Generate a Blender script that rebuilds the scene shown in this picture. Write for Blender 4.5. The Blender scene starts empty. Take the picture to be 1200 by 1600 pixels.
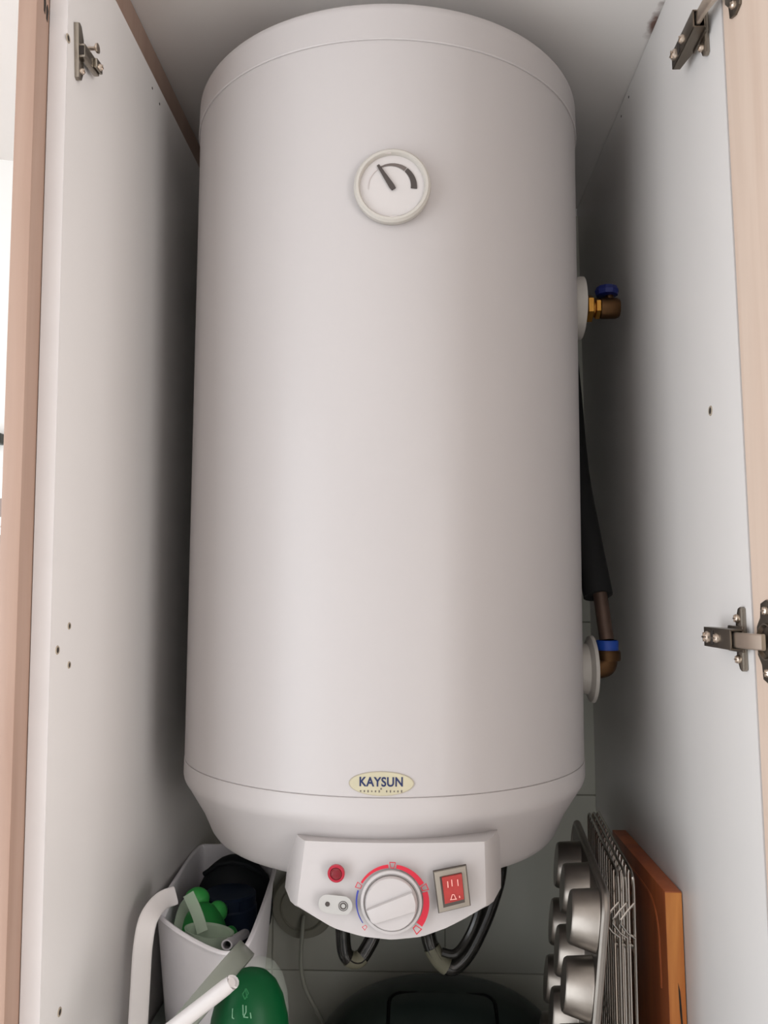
import bpy, bmesh, math, random
from mathutils import Vector, Matrix, Euler

random.seed(7)
S = bpy.context.scene
COL = S.collection
H = 1.58                      # height of the eye above the floor; the modelling below is measured from eye level
PI = math.pi

# ------------------------------------------------------------------ camera
cam = bpy.data.cameras.new('camera')
cam.sensor_fit = 'VERTICAL'
cam.sensor_height = 36.0
cam.lens = 1308.07 / 1600 * 36.0
cam.clip_start = 0.02
cam_o = bpy.data.objects.new('camera', cam)
COL.objects.link(cam_o)
cam_o.location = (0.0332, -0.9883, H)
cam_o.rotation_euler = (Matrix.Rotation(0.0352, 3, 'Z') @ Matrix.Rotation(PI / 2 + 0.0995, 3, 'X')
                        @ Matrix.Rotation(0.0021, 3, 'Z')).to_euler()
S.camera = cam_o

# ------------------------------------------------------------------ world, lamps, exposure
w = bpy.data.worlds.new('world')
S.world = w
w.use_nodes = True
w.node_tree.nodes['Background'].inputs[0].default_value = (0.85, 0.92, 1.0, 1)
w.node_tree.nodes['Background'].inputs[1].default_value = 0.25


def area(name, loc, rot, sx, sy, power, color):
    l = bpy.data.lights.new(name, 'AREA')
    l.shape = 'RECTANGLE'
    l.size, l.size_y, l.energy, l.color = sx, sy, power, color
    o = bpy.data.objects.new(name, l)
    COL.objects.link(o)
    o.location = loc
    o.rotation_euler = rot
    return o


# daylight entering at the long side window (left wall), the glazed door behind the viewer, plus an unseen right-wall window added to light the left panel
area('window_daylight', (-1.47, -1.35, H - 0.38), (0, -PI / 2, 0), 1.95, 2.2, 57.0, (0.92, 0.96, 1.0))
area('side_fill_light', (1.57, -2.1, H - 0.30), (0, PI / 2, 0), 1.50, 1.35, 68.0, (1.0, 0.975, 0.975))
area('balcony_daylight', (0.05, -2.86, H - 0.45), (PI / 2, 0, 0), 1.5, 1.9, 4.0, (1.0, 0.985, 0.98))

S.view_settings.view_transform = 'Standard'
S.view_settings.look = 'None'
S.view_settings.gamma = 1.0
S.view_settings.use_curve_mapping = False
S.view_settings.exposure = 0.0
S.cycles.max_bounces = 10
S.cycles.transparent_max_bounces = 12
S.cycles.caustics_reflective = False
S.cycles.caustics_refractive = False


# ------------------------------------------------------------------ materials
def srgb(r, g, b):
    f = lambda c: c / 12.92 if c <= 0.04045 else ((c + 0.055) / 1.055) ** 2.4
    return (f(r / 255), f(g / 255), f(b / 255), 1)


def mat(name, col, rough=0.5, metal=0.0, var=0.04, scale=(30, 30, 30), bump=0.0, bscale=None, coat=0.0, trans=0.0, ior=1.45, alpha=1.0, spec=0.5):
    m = bpy.data.materials.new(name)
    m.use_nodes = True
    nt = m.node_tree
    b = nt.nodes['Principled BSDF']
    b.inputs['Roughness'].default_value = rough
    b.inputs['Metallic'].default_value = metal
    b.inputs['IOR'].default_value = ior
    b.inputs['Coat Weight'].default_value = coat
    b.inputs['Coat Roughness'].default_value = 0.15
    b.inputs['Transmission Weight'].default_value = trans
    b.inputs['Alpha'].default_value = alpha
    b.inputs['Specular IOR Level'].default_value = spec
    tc = nt.nodes.new('ShaderNodeTexCoord')
    mp = nt.nodes.new('ShaderNodeMapping')
    mp.inputs['Scale'].default_value = scale
    nt.links.new(tc.outputs['Object'], mp.inputs[0])
    n = nt.nodes.new('ShaderNodeTexNoise')
    n.inputs['Scale'].default_value = 1.0
    n.inputs['Detail'].default_value = 4
    nt.links.new(mp.outputs[0], n.inputs[0])
    r = nt.nodes.new('ShaderNodeValToRGB')
    r.color_ramp.elements[0].position = 0.3
    r.color_ramp.elements[1].position = 0.7
    r.color_ramp.elements[0].color = tuple(max(0, c * (1 - var)) for c in col[:3]) + (1,)
    r.color_ramp.elements[1].color = tuple(min(1, c * (1 + var)) for c in col[:3]) + (1,)
    nt.links.new(n.outputs['Fac'], r.inputs[0])
    nt.links.new(r.outputs[0], b.inputs['Base Color'])
    if bump:
        bp = nt.nodes.new('ShaderNodeBump')
        bp.inputs['Strength'].default_value = bump
        bp.inputs['Distance'].default_value = 0.002
        if bscale:
            n2 = nt.nodes.new('ShaderNodeTexNoise')
            n2.inputs['Scale'].default_value = bscale
            n2.inputs['Detail'].default_value = 3
            nt.links.new(tc.outputs['Object'], n2.inputs[0])
            nt.links.new(n2.outputs['Fac'], bp.inputs['Height'])
        else:
            nt.links.new(n.outputs['Fac'], bp.inputs['Height'])
        nt.links.new(bp.outputs[0], b.inputs['Normal'])
    return m


def wood(name, dark, light, stretch=(60, 60, 3), rough=0.45, cracks=False):
    m = bpy.data.materials.new(name)
    m.use_nodes = True
    nt = m.node_tree
    b = nt.nodes['Principled BSDF']
    b.inputs['Roughness'].default_value = rough
    tc = nt.nodes.new('ShaderNodeTexCoord')
    mp = nt.nodes.new('ShaderNodeMapping')
    mp.inputs['Scale'].default_value = stretch
    n = nt.nodes.new('ShaderNodeTexNoise')
    n.inputs['Scale'].default_value = 1.0
    n.inputs['Detail'].default_value = 6
    n.inputs['Distortion'].default_value = 0.6
    r = nt.nodes.new('ShaderNodeValToRGB')
    r.color_ramp.elements[0].position = 0.3
    r.color_ramp.elements[1].position = 0.72
    r.color_ramp.elements[0].color = dark
    r.color_ramp.elements[1].color = light
    nt.links.new(tc.outputs['Object'], mp.inputs[0])
    nt.links.new(mp.outputs[0], n.inputs[0])
    nt.links.new(n.outputs['Fac'], r.inputs[0])
    if cracks:
        e = r.color_ramp.elements.new(0.27)
        e.color = tuple(c * 0.18 for c in dark[:3]) + (1,)
    nt.links.new(r.outputs[0], b.inputs['Base Color'])
    return m


M = {}
M['laminate'] = mat('white_laminate', srgb(204, 200, 197), 0.38, var=0.012, scale=(9, 9, 4))
M['edge_band'] = mat('white_edge_band', srgb(192, 187, 185), 0.35, var=0.015)
M['enamel'] = mat('white_enamel', srgb(175, 170, 169), 0.42, var=0.012, scale=(5, 5, 3), coat=0.06)
M['cap'] = mat('white_cap_plastic', srgb(176, 171, 170), 0.4, var=0.01, scale=(6, 6, 6))
M['plastic'] = mat('white_panel_plastic', srgb(178, 173, 172), 0.4, var=0.01)
M['seam'] = mat('seam_gap', srgb(150, 143, 140), 0.6)
M['bezel'] = mat('aged_white_plastic', srgb(176, 171, 164), 0.4, var=0.02)
M['symbol'] = mat('pale_grey_plate', srgb(168, 166, 163), 0.4, var=0.01)
M['dial'] = mat('dial_white', srgb(186, 181, 179), 0.45, var=0.01)
M['ink'] = mat('dark_ink', srgb(62, 55, 52), 0.5)
M['ink2'] = mat('brown_ink', srgb(95, 86, 82), 0.5)
M['faint'] = mat('faint_ink', srgb(190, 180, 178), 0.5)
M['red'] = mat('red_ink', srgb(186, 28, 50), 0.45)
M['blue'] = mat('blue_ink', srgb(48, 56, 140), 0.45)
M['navy'] = mat('navy_ink', srgb(22, 36, 78), 0.45)
M['badge'] = mat('pale_gold_foil', srgb(178, 171, 146), 0.45, metal=0.0, var=0.05, scale=(60, 60, 60))
M['badge_rim'] = mat('pale_gold_rim', srgb(160, 152, 134), 0.4, metal=0.0)
M['ruby'] = mat('ruby_lens', srgb(110, 8, 24), 0.2, coat=0.3, var=0.1)
M['ruby_ring'] = mat('ruby_ring', srgb(160, 18, 44), 0.25, coat=0.3)
M['rocker'] = mat('red_rocker', srgb(158, 42, 38), 0.3, coat=0.15, var=0.12, scale=(90, 90, 90))
M['switch_frame'] = mat('greige_plastic', srgb(138, 130, 119), 0.45)
M['gasket'] = mat('dark_gasket', srgb(70, 62, 56), 0.6)
M['glint'] = mat('pale_glint', srgb(235, 170, 160), 0.4)
M['beech'] = wood('beech_foil', srgb(140, 113, 98), srgb(154, 129, 114), (45, 45, 2.5))
M['beech_dark'] = wood('beech_foil_end', srgb(188, 166, 150), srgb(200, 181, 166), (40, 40, 2.5))
M['acacia'] = wood('acacia_side', srgb(146, 72, 42), srgb(196, 112, 66), (22, 22, 3.5), 0.4)
M['acacia_edge'] = wood('acacia_edge', srgb(176, 98, 38), srgb(214, 142, 72), (60, 60, 5), 0.45, cracks=True)
M['nickel'] = mat('nickel', srgb(150, 142, 131), 0.27, metal=1.0, var=0.08)
M['nickel_dark'] = mat('nickel_dark', srgb(118, 110, 100), 0.36, metal=1.0, var=0.1)
M['nickel_light'] = mat('nickel_light', srgb(206, 192, 178), 0.3, metal=1.0, var=0.03)
M['hole'] = mat('hole_dark', srgb(40, 34, 30), 0.9)
M['hole_rim'] = mat('hole_rim', srgb(150, 138, 122), 0.8)
M['brass'] = mat('brass', srgb(176, 128, 60), 0.3, metal=1.0, var=0.12)
M['bronze'] = mat('aged_brass', srgb(84, 60, 38), 0.42, metal=0.9, var=0.2)
M['copper_pipe'] = mat('dull_copper', srgb(84, 66, 56), 0.5, metal=0.5, var=0.15)
M['bluetape'] = mat('blue_plastic', srgb(18, 62, 150), 0.4)
M['darkblue'] = mat('dark_blue_handle', srgb(16, 28, 92), 0.45)
M['rubber'] = mat('black_foam', srgb(13, 13, 13), 0.85, var=0.2, bump=0.3)
M['tile'] = mat('glazed_tile', srgb(206, 207, 196), 0.18, var=0.03, scale=(5, 5, 5), coat=0.2)
M['grout'] = mat('grout', srgb(168, 168, 156), 0.9, var=0.08)
M['plaster'] = mat('white_plaster', srgb(240, 239, 236), 0.8, var=0.01, scale=(4, 4, 4))
M['wall_paint'] = mat('pale_wall_paint', srgb(205, 203, 201), 0.8, var=0.015, scale=(4, 4, 4))
M['floor'] = mat('floor_stone', srgb(188, 186, 182), 0.5, var=0.06, scale=(4, 4, 4))
M['hose'] = mat('black_sheath', srgb(34, 33, 30), 0.22, var=0.25, scale=(120, 120, 40), coat=0.4)
M['hose_band'] = mat('grey_tape', srgb(118, 116, 98), 0.6, var=0.1)
M['cable'] = mat('pale_cable', srgb(168, 170, 158), 0.5)
M['socket'] = mat('pale_socket', srgb(150, 149, 136), 0.5)
M['black_gloss'] = mat('black_gloss', srgb(46, 54, 50), 0.3, var=0.2, spec=0.16)
M['black_matte'] = mat('black_matte', srgb(7, 8, 8), 0.45, spec=0.2)
M['black_window'] = mat('black_window', srgb(40, 48, 45), 0.15, spec=0.5)
M['tin'] = mat('baking_tin', srgb(144, 137, 130), 0.36, metal=1.0, var=0.06, scale=(80, 80, 80))
M['tin_dark'] = mat('baking_tin_flange', srgb(110, 104, 98), 0.4, metal=1.0, var=0.08)
M['wire'] = mat('chrome_wire', srgb(196, 190, 182), 0.2, metal=1.0)
M['tub'] = mat('grey_white_tub', srgb(234, 231, 234), 0.42, var=0.02)
M['handle'] = mat('white_handle', srgb(226, 221, 219), 0.42, var=0.02)
M['rod'] = mat('white_utensil_plastic', srgb(176, 171, 169), 0.45, var=0.02)
M['frost'] = mat('frosted_plastic', srgb(206, 216, 208), 0.35, trans=0.75, var=0.02)
M['clear'] = mat('clear_plastic', srgb(210, 220, 208), 0.12, alpha=0.14, var=0.02)
M['clear_rim'] = mat('clear_rim', srgb(120, 124, 114), 0.3, alpha=0.72, var=0.02)
M['green_toy'] = mat('bright_green', srgb(36, 134, 60), 0.45, var=0.06)
M['green_toy2'] = mat('leaf_green', srgb(60, 168, 78), 0.45, var=0.05)
M['green_jug'] = mat('bottle_green', srgb(2, 62, 30), 0.42, var=0.06, spec=0.15)
M['jug_print'] = mat('jug_print', srgb(92, 132, 104), 0.5)
M['jug_emblem'] = mat('jug_emblem', srgb(14, 92, 48), 0.5)
M['cup_blue'] = mat('dark_blue', srgb(14, 30, 54), 0.45, var=0.06)
M['pouch'] = mat('black_cloth', srgb(12, 17, 22), 0.7, var=0.2)
M['scoop'] = mat('translucent_scoop', srgb(196, 212, 190), 0.3, alpha=0.55)
M['yellow'] = mat('lime_yellow', srgb(176, 186, 60), 0.5)
M['poster'] = mat('poster_white', srgb(246, 246, 244), 0.6, var=0.005)
M['poster_grey'] = mat('poster_grey', srgb(150, 136, 130), 0.6)
M['rail'] = mat('dark_rail', srgb(60, 66, 62), 0.4)


def add_stain(m, cx, cy, cz, rad, col):
    """rust bloom with a shape of its own at one point of the surface"""
    nt = m.node_tree
    b = nt.nodes['Principled BSDF']
    src = b.inputs['Base Color'].links[0].from_socket
    tc = nt.nodes.new('ShaderNodeTexCoord')
    d = nt.nodes.new('ShaderNodeVectorMath')
    d.operation = 'SUBTRACT'
    d.inputs[1].default_value = (cx, cy, cz)
    nt.links.new(tc.outputs['Object'], d.inputs[0])
    sc = nt.nodes.new('ShaderNodeVectorMath')
    sc.operation = 'MULTIPLY'
    sc.inputs[1].default_value = (1 / rad[0], 1 / rad[1], 1 / rad[2])
    nt.links.new(d.outputs[0], sc.inputs[0])
    ln = nt.nodes.new('ShaderNodeVectorMath')
    ln.operation = 'LENGTH'
    nt.links.new(sc.outputs[0], ln.inputs[0])
    nz = nt.nodes.new('ShaderNodeTexNoise')
    nz.inputs['Scale'].default_value = 90
    nt.links.new(tc.outputs['Object'], nz.inputs[0])
    ad = nt.nodes.new('ShaderNodeMath')
    ad.operation = 'MULTIPLY_ADD'
    nt.links.new(nz.outputs['Fac'], ad.inputs[0])
    ad.inputs[1].default_value = 0.9
    nt.links.new(ln.outputs['Value'], ad.inputs[2])
    rp = nt.nodes.new('ShaderNodeValToRGB')
    rp.color_ramp.elements[0].position = 0.5
    rp.color_ramp.elements[0].color = (0.9, 0.9, 0.9, 1)
    rp.color_ramp.elements[1].position = 1.0
    rp.color_ramp.elements[1].color = (0, 0, 0, 1)
    nt.links.new(ad.outputs[0], rp.inputs[0])
    mx = nt.nodes.new('ShaderNodeMixRGB')
    nt.links.new(rp.outputs[0], mx.inputs[0])
    nt.links.new(src, mx.inputs[1])
    mx.inputs[2].default_value = col
    nt.links.new(mx.outputs[0], b.inputs['Base Color'])


# ------------------------------------------------------------------ mesh helpers (coordinates measured from eye level)
class MB:
    def __init__(self):
        self.bm = bmesh.new()

    def poly(self, pts, faces):
        vs = [self.bm.verts.new(p) for p in pts]
        for f in faces:
            try:
                self.bm.faces.new([vs[i] for i in f])
            except ValueError:
                pass
        return vs

    def box(self, x0, x1, y0, y1, z0, z1, f=None, bev=0.0, mtx=None):
        f = f or (lambda p: p)
        P = [f(Vector((x, y, z))) for x in (x0, x1) for y in (y0, y1) for z in (z0, z1)]
        if mtx:
            P = [mtx @ p for p in P]
        b2 = bmesh.new()
        vs = [b2.verts.new(p) for p in P]
        for q in ((0, 1, 3, 2), (4, 6, 7, 5), (0, 4, 5, 1), (2, 3, 7, 6), (0, 2, 6, 4), (1, 5, 7, 3)):
            b2.faces.new([vs[i] for i in q])
        bmesh.ops.recalc_face_normals(b2, faces=b2.faces)
        if bev:
            bmesh.ops.bevel(b2, geom=list(b2.edges), offset=bev, segments=2, affect='EDGES', profile=0.6)
        self.merge(b2)
        return self

    def merge(self, b2, mtx=None):
        me = bpy.data.meshes.new('tmp')
        b2.to_mesh(me)
        b2.free()
        if mtx:
            me.transform(mtx)
        self.bm.from_mesh(me)
        bpy.data.meshes.remove(me)

    def tube(self, pts, r, n=10, closed=False, cap=True, flat=None):
        """sweep; r a number or list; flat=(w,t,up) gives a band of width w and thickness t"""
        pts = [Vector(p) for p in pts]
        N = len(pts)
        rings = []
        prev = None
        for i, p in enumerate(pts):
            if closed:
                t = pts[(i + 1) % N] - pts[i - 1]
            else:
                t = pts[min(i + 1, N - 1)] - pts[max(i - 1, 0)]
            t.normalize()
            if flat:
                u = Vector(flat[2]) - t * t.dot(Vector(flat[2]))
            elif prev is None:
                u = Vector((0, 0, 1)) if abs(t.z) < 0.9 else Vector((1, 0, 0))
                u = u - t * t.dot(u)
            else:
                u = prev - t * t.dot(prev)
            u.normalize()
            prev = u
            v = t.cross(u)
            rr = r[i] if isinstance(r, (list, tuple)) else r
            ring = []
            for k in range(n):
                a = 2 * PI * k / n
                if flat:
                    ca, sa = math.cos(a), math.sin(a)
                    e = 0.35
                    x = math.copysign(abs(ca) ** e, ca) * flat[0] / 2
                    y = math.copysign(abs(sa) ** e, sa) * flat[1] / 2
                    ring.append(self.bm.verts.new(p + v * x + u * y))
                else:
                    ring.append(self.bm.verts.new(p + (u * math.cos(a) + v * math.sin(a)) * rr))
            rings.append(ring)
        for i in range(N if closed else N - 1):
            a, b = rings[i], rings[(i + 1) % N]
            for k in range(n):
                self.bm.faces.new((a[k], a[(k + 1) % n], b[(k + 1) % n], b[k]))
        if cap and not closed:
            self.bm.faces.new(rings[0][::-1])
            self.bm.faces.new(rings[-1])
        return self

    def lathe(self, prof, mtx=None, n=48, a0=0.0, a1=2 * PI):
        """prof: (radius, height) about +Z, moved by mtx"""
        mtx = mtx or Matrix.Identity(4)
        full = abs(a1 - a0 - 2 * PI) < 1e-6
        rings = []
        for (r, z) in prof:
            if r < 1e-6:
                rings.append([self.bm.verts.new(mtx @ Vector((0, 0, z)))])
            else:
                rings.append([self.bm.verts.new(mtx @ Vector((r * math.cos(a0 + (a1 - a0) * k / n), r * math.sin(a0 + (a1 - a0) * k / n), z)))
                              for k in range(n if full else n + 1)])
        for a, b in zip(rings, rings[1:]):
            cnt = n
            for k in range(cnt):
                k2 = (k + 1) % n if full else k + 1
                try:
                    if len(a) == 1 and len(b) == 1:
                        continue
                    if len(a) == 1:
                        self.bm.faces.new((a[0], b[k], b[k2]))
                    elif len(b) == 1:
                        self.bm.faces.new((a[k], b[0], a[k2]))
                    else:
                        self.bm.faces.new((a[k], b[k], b[k2], a[k2]))
                except ValueError:
                    pass
        return self

    def prism(self, pts2, mtx, d, bev=0.0):
        """closed outline in local XY, extruded d along local Z, placed by mtx"""
        b2 = bmesh.new()
        vs = [b2.verts.new((p[0], p[1], 0)) for p in pts2]
        f = b2.faces.new(vs)
        r = bmesh.ops.extrude_face_region(b2, geom=[f])
        for v in r['geom']:
            if isinstance(v, bmesh.types.BMVert):
                v.co.z += d
        bmesh.ops.recalc_face_normals(b2, faces=b2.faces)
        if bev:
            es = [e for e in b2.edges if abs(e.verts[0].co.z - d) < 1e-7 and abs(e.verts[1].co.z - d) < 1e-7]
            bmesh.ops.bevel(b2, geom=es, offset=bev, segments=2, affect='EDGES', profile=0.5)
        self.merge(b2, mtx)
        return self

    def build(self, name, m, parent=None, smooth=30, org=None):
        me = bpy.data.meshes.new(name)
        bmesh.ops.recalc_face_normals(self.bm, faces=self.bm.faces)
        self.bm.to_mesh(me)
        self.bm.free()
        o = bpy.data.objects.new(name, me)
        COL.objects.link(o)
        me.materials.append(m)
        base = Vector((0, 0, 0))
        p = parent
        while p is not None:
            base += p.location
            p = p.parent
        if org is not None:                       # the object's own origin, in eye-level coordinates
            wl = Vector(org) + Vector((0, 0, H))
            o.location = wl - base
            me.transform(Matrix.Translation(-Vector(org)))
        else:
            me.transform(Matrix.Translation(Vector((0, 0, H)) - base))
        o.parent = parent
        if smooth:
            for f in me.polygons:
                f.use_smooth = True
            try:
                me.set_sharp_from_angle(angle=math.radians(smooth))
            except Exception:
                pass
        return o


def thing(name, label, cat, loc, group=None):
    o = bpy.data.objects.new(name, None)
    o.empty_display_size = 0.05
    COL.objects.link(o)
    o.location = (loc[0], loc[1], loc[2] + H)
    return tag(o, label, cat, group)


def tag(o, label, cat, group=None):
    o['label'] = label
    o['category'] = cat
    if group:
        o['group'] = group
    return o


def struct(o, label=None):
    o['kind'] = 'structure'
    if label:
        o['label'] = label
    return o


def dup(o, parent, loc):
    c = o.copy()
    COL.objects.link(c)
    c.parent = parent
    c.location = loc
    return c


def T(x, y, z):
    return Matrix.Translation((x, y, z))


def frame(o, x, y, z):
    """matrix from origin and three axes"""
    m = Matrix.Identity(4)
    for i, v in enumerate((x, y, z)):
        v = Vector(v).normalized()
        for k in range(3):
            m[k][i] = v[k]
    for k in range(3):
        m[k][3] = o[k]
    return m


def spline(pts, n=8, closed=False):
    pts = [Vector(p) for p in pts]
    out = []
    N = len(pts)
    rng = range(N if closed else N - 1)
    for i in rng:
        p0 = pts[(i - 1) % N] if closed else pts[max(i - 1, 0)]
        p1, p2 = pts[i], pts[(i + 1) % N]
        p3 = pts[(i + 2) % N] if closed else pts[min(i + 2, N - 1)]
        for k in range(n):
            t = k / n
            out.append(0.5 * ((2 * p1) + (p2 - p0) * t + (2 * p0 - 5 * p1 + 4 * p2 - p3) * t * t + (3 * p1 - p0 - 3 * p2 + p3) * t ** 3))
    if not closed:
        out.append(pts[-1])
    return out


def rrect(w_, h_, r, n=5):
    P = []
    for cx, cy, a in ((w_ / 2 - r, h_ / 2 - r, 0), (-w_ / 2 + r, h_ / 2 - r, 90), (-w_ / 2 + r, -h_ / 2 + r, 180), (w_ / 2 - r, -h_ / 2 + r, 270)):
        for k in range(n + 1):
            t = math.radians(a + 90 * k / n)
            P.append((cx + r * math.cos(t), cy + r * math.sin(t)))
    return P


# ------------------------------------------------------------------ the room
FLOOR = -H
BACK = 0.3125                                     # face of the rear wall
ceil_z = lambda x: 0.650 - 0.105 * x             # the ceiling slopes gently down to the right
RX0, RX1, RY0 = -1.5, 1.6, -2.9
SHELF = -0.64

mb = MB()
mb.box(RX0, RX1, BACK, BACK + 0.12, FLOOR, 1, f=lambda p: Vector((p.x, p.y, ceil_z(p.x) if p.z > 0.9 else p.z)))
wall_back = struct(mb.build('wall_back', M['plaster'], smooth=0), 'white back wall, tiled inside the cabinet')
mb = MB()
mb.box(RX0 - 0.1, RX1 + 0.1, RY0 - 0.1, BACK + 0.12, FLOOR - 0.1, FLOOR)
struct(mb.build('floor', M['floor'], smooth=0))
mb = MB()
mb.box(RX0 - 0.1, RX1 + 0.1, RY0 - 0.1, BACK + 0.12, 0, 0.12, f=lambda p: Vector((p.x, p.y, p.z + ceil_z(p.x))))
M['ceiling'] = mat('ceiling_paint', srgb(222, 217, 213), 0.6, var=0.012, scale=(6, 6, 6))
add_stain(M['ceiling'], 0.2955, -0.125, 0.62 + H, (0.013, 0.070, 0.06), srgb(84, 40, 16))
struct(mb.build('ceiling', M['ceiling'], smooth=0), 'off-white ceiling with a rust stain beside the right cabinet side')
# side walls and the wall behind the viewer, each with its opening
mb = MB()
top = lambda p: Vector((p.x, p.y, ceil_z(p.x) if p.z > 0.9 else p.z))
mb.box(RX0 - 0.1, RX0, RY0, -2.5, FLOOR, 1, f=top)
mb.box(RX0 - 0.1, RX0, -0.2, BACK, FLOOR, 1, f=top)
mb.box(RX0 - 0.1, RX0, -2.5, -0.2, FLOOR, -1.38)
mb.box(RX0 - 0.1, RX0, -2.5, -0.2, 0.62, 1, f=top)
struct(mb.build('wall_left', M['plaster'], smooth=0))
mb = MB()
mb.box(RX1, RX1 + 0.1, RY0, -2.8, FLOOR, 1, f=top)
mb.box(RX1, RX1 + 0.1, -1.6, BACK, FLOOR, 1, f=top)
mb.box(RX1, RX1 + 0.1, -2.8, -1.6, FLOOR, -1.08)
mb.box(RX1, RX1 + 0.1, -2.8, -1.6, 0.48, 1, f=lambda p: Vector((p.x, p.y, ceil_z(p.x) if p.z > 0.9 else 0.45)))
struct(mb.build('wall_right', M['wall_paint'], smooth=0))
mb = MB()
mb.box(RX0 - 0.1, -0.75, RY0 - 0.1, RY0, FLOOR, 1, f=top)
mb.box(0.85, RX1 + 0.1, RY0 - 0.1, RY0, FLOOR, 1, f=top)
mb.box(-0.75, 0.85, RY0 - 0.1, RY0, 0.52, 1, f=top)
struct(mb.build('wall_front', M['wall_paint'], smooth=0))


def window_frame(n, x, y0, y1, z0, z1):
    w_ = MB().box(x - 0.02, x + 0.02, y0, y0 + 0.05, z0, z1).box(x - 0.02, x + 0.02, y1 - 0.05, y1, z0, z1)
    w_.box(x - 0.02, x + 0.02, y0 + 0.05, y1 - 0.05, z0, z0 + 0.05).box(x - 0.02, x + 0.02, y0 + 0.05, y1 - 0.05, z1 - 0.05, z1)
    struct(w_.build('window_%d' % n, M['handle'], smooth=0))


window_frame(1, RX0 - 0.05, -2.5, -0.2, -1.38, 0.62)
struct(MB().box(-0.75, -0.69, RY0 - 0.07, RY0 - 0.03, FLOOR, 0.52).box(0.79, 0.85, RY0 - 0.07, RY0 - 0.03, FLOOR, 0.52)
       .box(-0.69, 0.79, RY0 - 0.07, RY0 - 0.03, 0.46, 0.52).box(0.02, 0.08, RY0 - 0.07, RY0 - 0.03, FLOOR, 0.46)
       .build('door_1', M['handle'], smooth=0))
window_frame(2, RX1 + 0.05, -2.8, -1.6, -1.08, 0.45)  # unseen window, added as the opening for the side fill

# glazed tiles on the wall inside the cabinet: one piece each, joints recessed
xs = [-0.279, -0.177, 0.079, 0.3055]
zs = [SHELF - 0.001, -0.5514, -0.2954, -0.0394, 0.2166, 0.4726]
mb = MB()
mb.box(-0.279, 0.306, BACK - 0.004, BACK, SHELF, 0.60)
mb.build('grout', M['grout'], wall_back, smooth=0)
for i in range(3):
    for j in range(len(zs)):
        z1 = zs[j + 1] if j + 1 < len(zs) else 0.605
        mb = MB()
        mb.box(xs[i] + 0.0009, xs[i + 1] - 0.0009, BACK - 0.0065, BACK - 0.004, zs[j] + 0.0009, z1 - 0.0009, bev=0.0009)
        mb.build('tile', M['tile'], wall_back, smooth=30)
TILE = BACK - 0.0065

# print hanging on the white wall left of the cabinet
pr = thing('wall_print', 'white wall print with grey blocks and black dots beyond the wood end panel', 'print', (-0.66, BACK, 0.06))
MB().box(-0.76, -0.590, BACK - 0.004, BACK, -0.12, 0.20, bev=0.001).build('sheet', M['poster'], pr, smooth=0)
for (x0, x1, z0, z1) in ((-0.74, -0.606, 0.118, 0.152), (-0.74, -0.608, 0.052, 0.094)):
    mb = MB()
    r = 0.035
    P = [(x0, z0), (x1 - r, z0)] + [(x1 - r + r * math.sin(a), z0 + (z1 - z0) * 0.55 * (1 - math.cos(a))) for a in (0.5, 1.0, PI / 2)] + [(x1, z1), (x0, z1)]
    mb.prism(P, frame((0, BACK - 0.004, 0), (1, 0, 0), (0, 0, 1), (0, -1, 0)), 0.0006)
    mb.build('printed_block', M['poster_grey'], pr, smooth=0)
for (x, z, r) in ((-0.6165, 0.107, 0.0025), (-0.618, 0.028, 0.006), (-0.619, 0.008, 0.004), (-0.62, -0.014, 0.0045)):
    MB().lathe([(0, 0), (r, 0), (r, 0.0006), (0, 0.0006)], frame((x, BACK - 0.004, z), (1, 0, 0), (0, 0, 1), (0, -1, 0)), 12).build('printed_dot', M['ink'], pr, smooth=0)
tag(MB().box(-0.80, -0.6185, BACK - 0.02, BACK, 0.238, 0.255, bev=0.002).build('wall_rail', M['rail'], smooth=0),
    'dark horizontal rail on the white wall above the print', 'rail')

# ------------------------------------------------------------------ the cabinet
XL = lambda z: -0.2635 - 0.0135 * z               # inner faces; the carcass is a little out of plumb
XR = lambda z: 0.302 - 0.009 * z
FRONT = -0.308
cab = thing('tall_cabinet', 'white laminate wall cabinet with beech end panel and one open beech door', 'cabinet', (0.02, 0.0, FLOOR))


def left_f(p):
    return Vector((p.x - 0.0135 * p.z, p.y, p.z))


def right_f(p):
    return Vector((p.x - 0.009 * p.z, p.y, p.z))


mb = MB()
mb.box(-0.2796, -0.2635, FRONT + 0.001, BACK, FLOOR, 0.608, f=left_f)
sp = mb.build('side_panel', M['laminate'], cab, smooth=0)
MB().box(-0.2798, -0.2635, FRONT, FRONT + 0.001, FLOOR, 0.608, f=left_f, bev=0.0004).build('edge_band', M['edge_band'], sp, smooth=30)
mb = MB()
mb.box(0.302, 0.320, FRONT + 0.001, BACK, FLOOR, 1, f=lambda p: right_f(Vector((p.x, p.y, ceil_z(p.x) - 0.001 if p.z > .9 else p.z))))
sp2 = mb.build('side_panel', M['laminate'], cab, smooth=0)
MB().box(0.302, 0.320, FRONT, FRONT + 0.001, FLOOR, 0.615, f=right_f).build('edge_band', M['edge_band'], sp2, smooth=0)
ep = MB().box(-0.2968, -0.2806, -0.331, BACK, FLOOR, 1, f=lambda p: left_f(Vector((p.x, p.y, ceil_z(p.x) - 0.001 if p.z > .9 else p.z))), bev=0.0012).build('end_panel', M['beech'], cab, smooth=30)
ep['label'] = 'pinkish beech end panel'
MB().box(-0.2635, 0.302, FRONT + 0.01, BACK - 0.004, SHELF - 0.018, SHELF, f=lambda p: (left_f(p) if p.x < 0 else right_f(p))).build('shelf', M['laminate'], cab, smooth=0)
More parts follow.
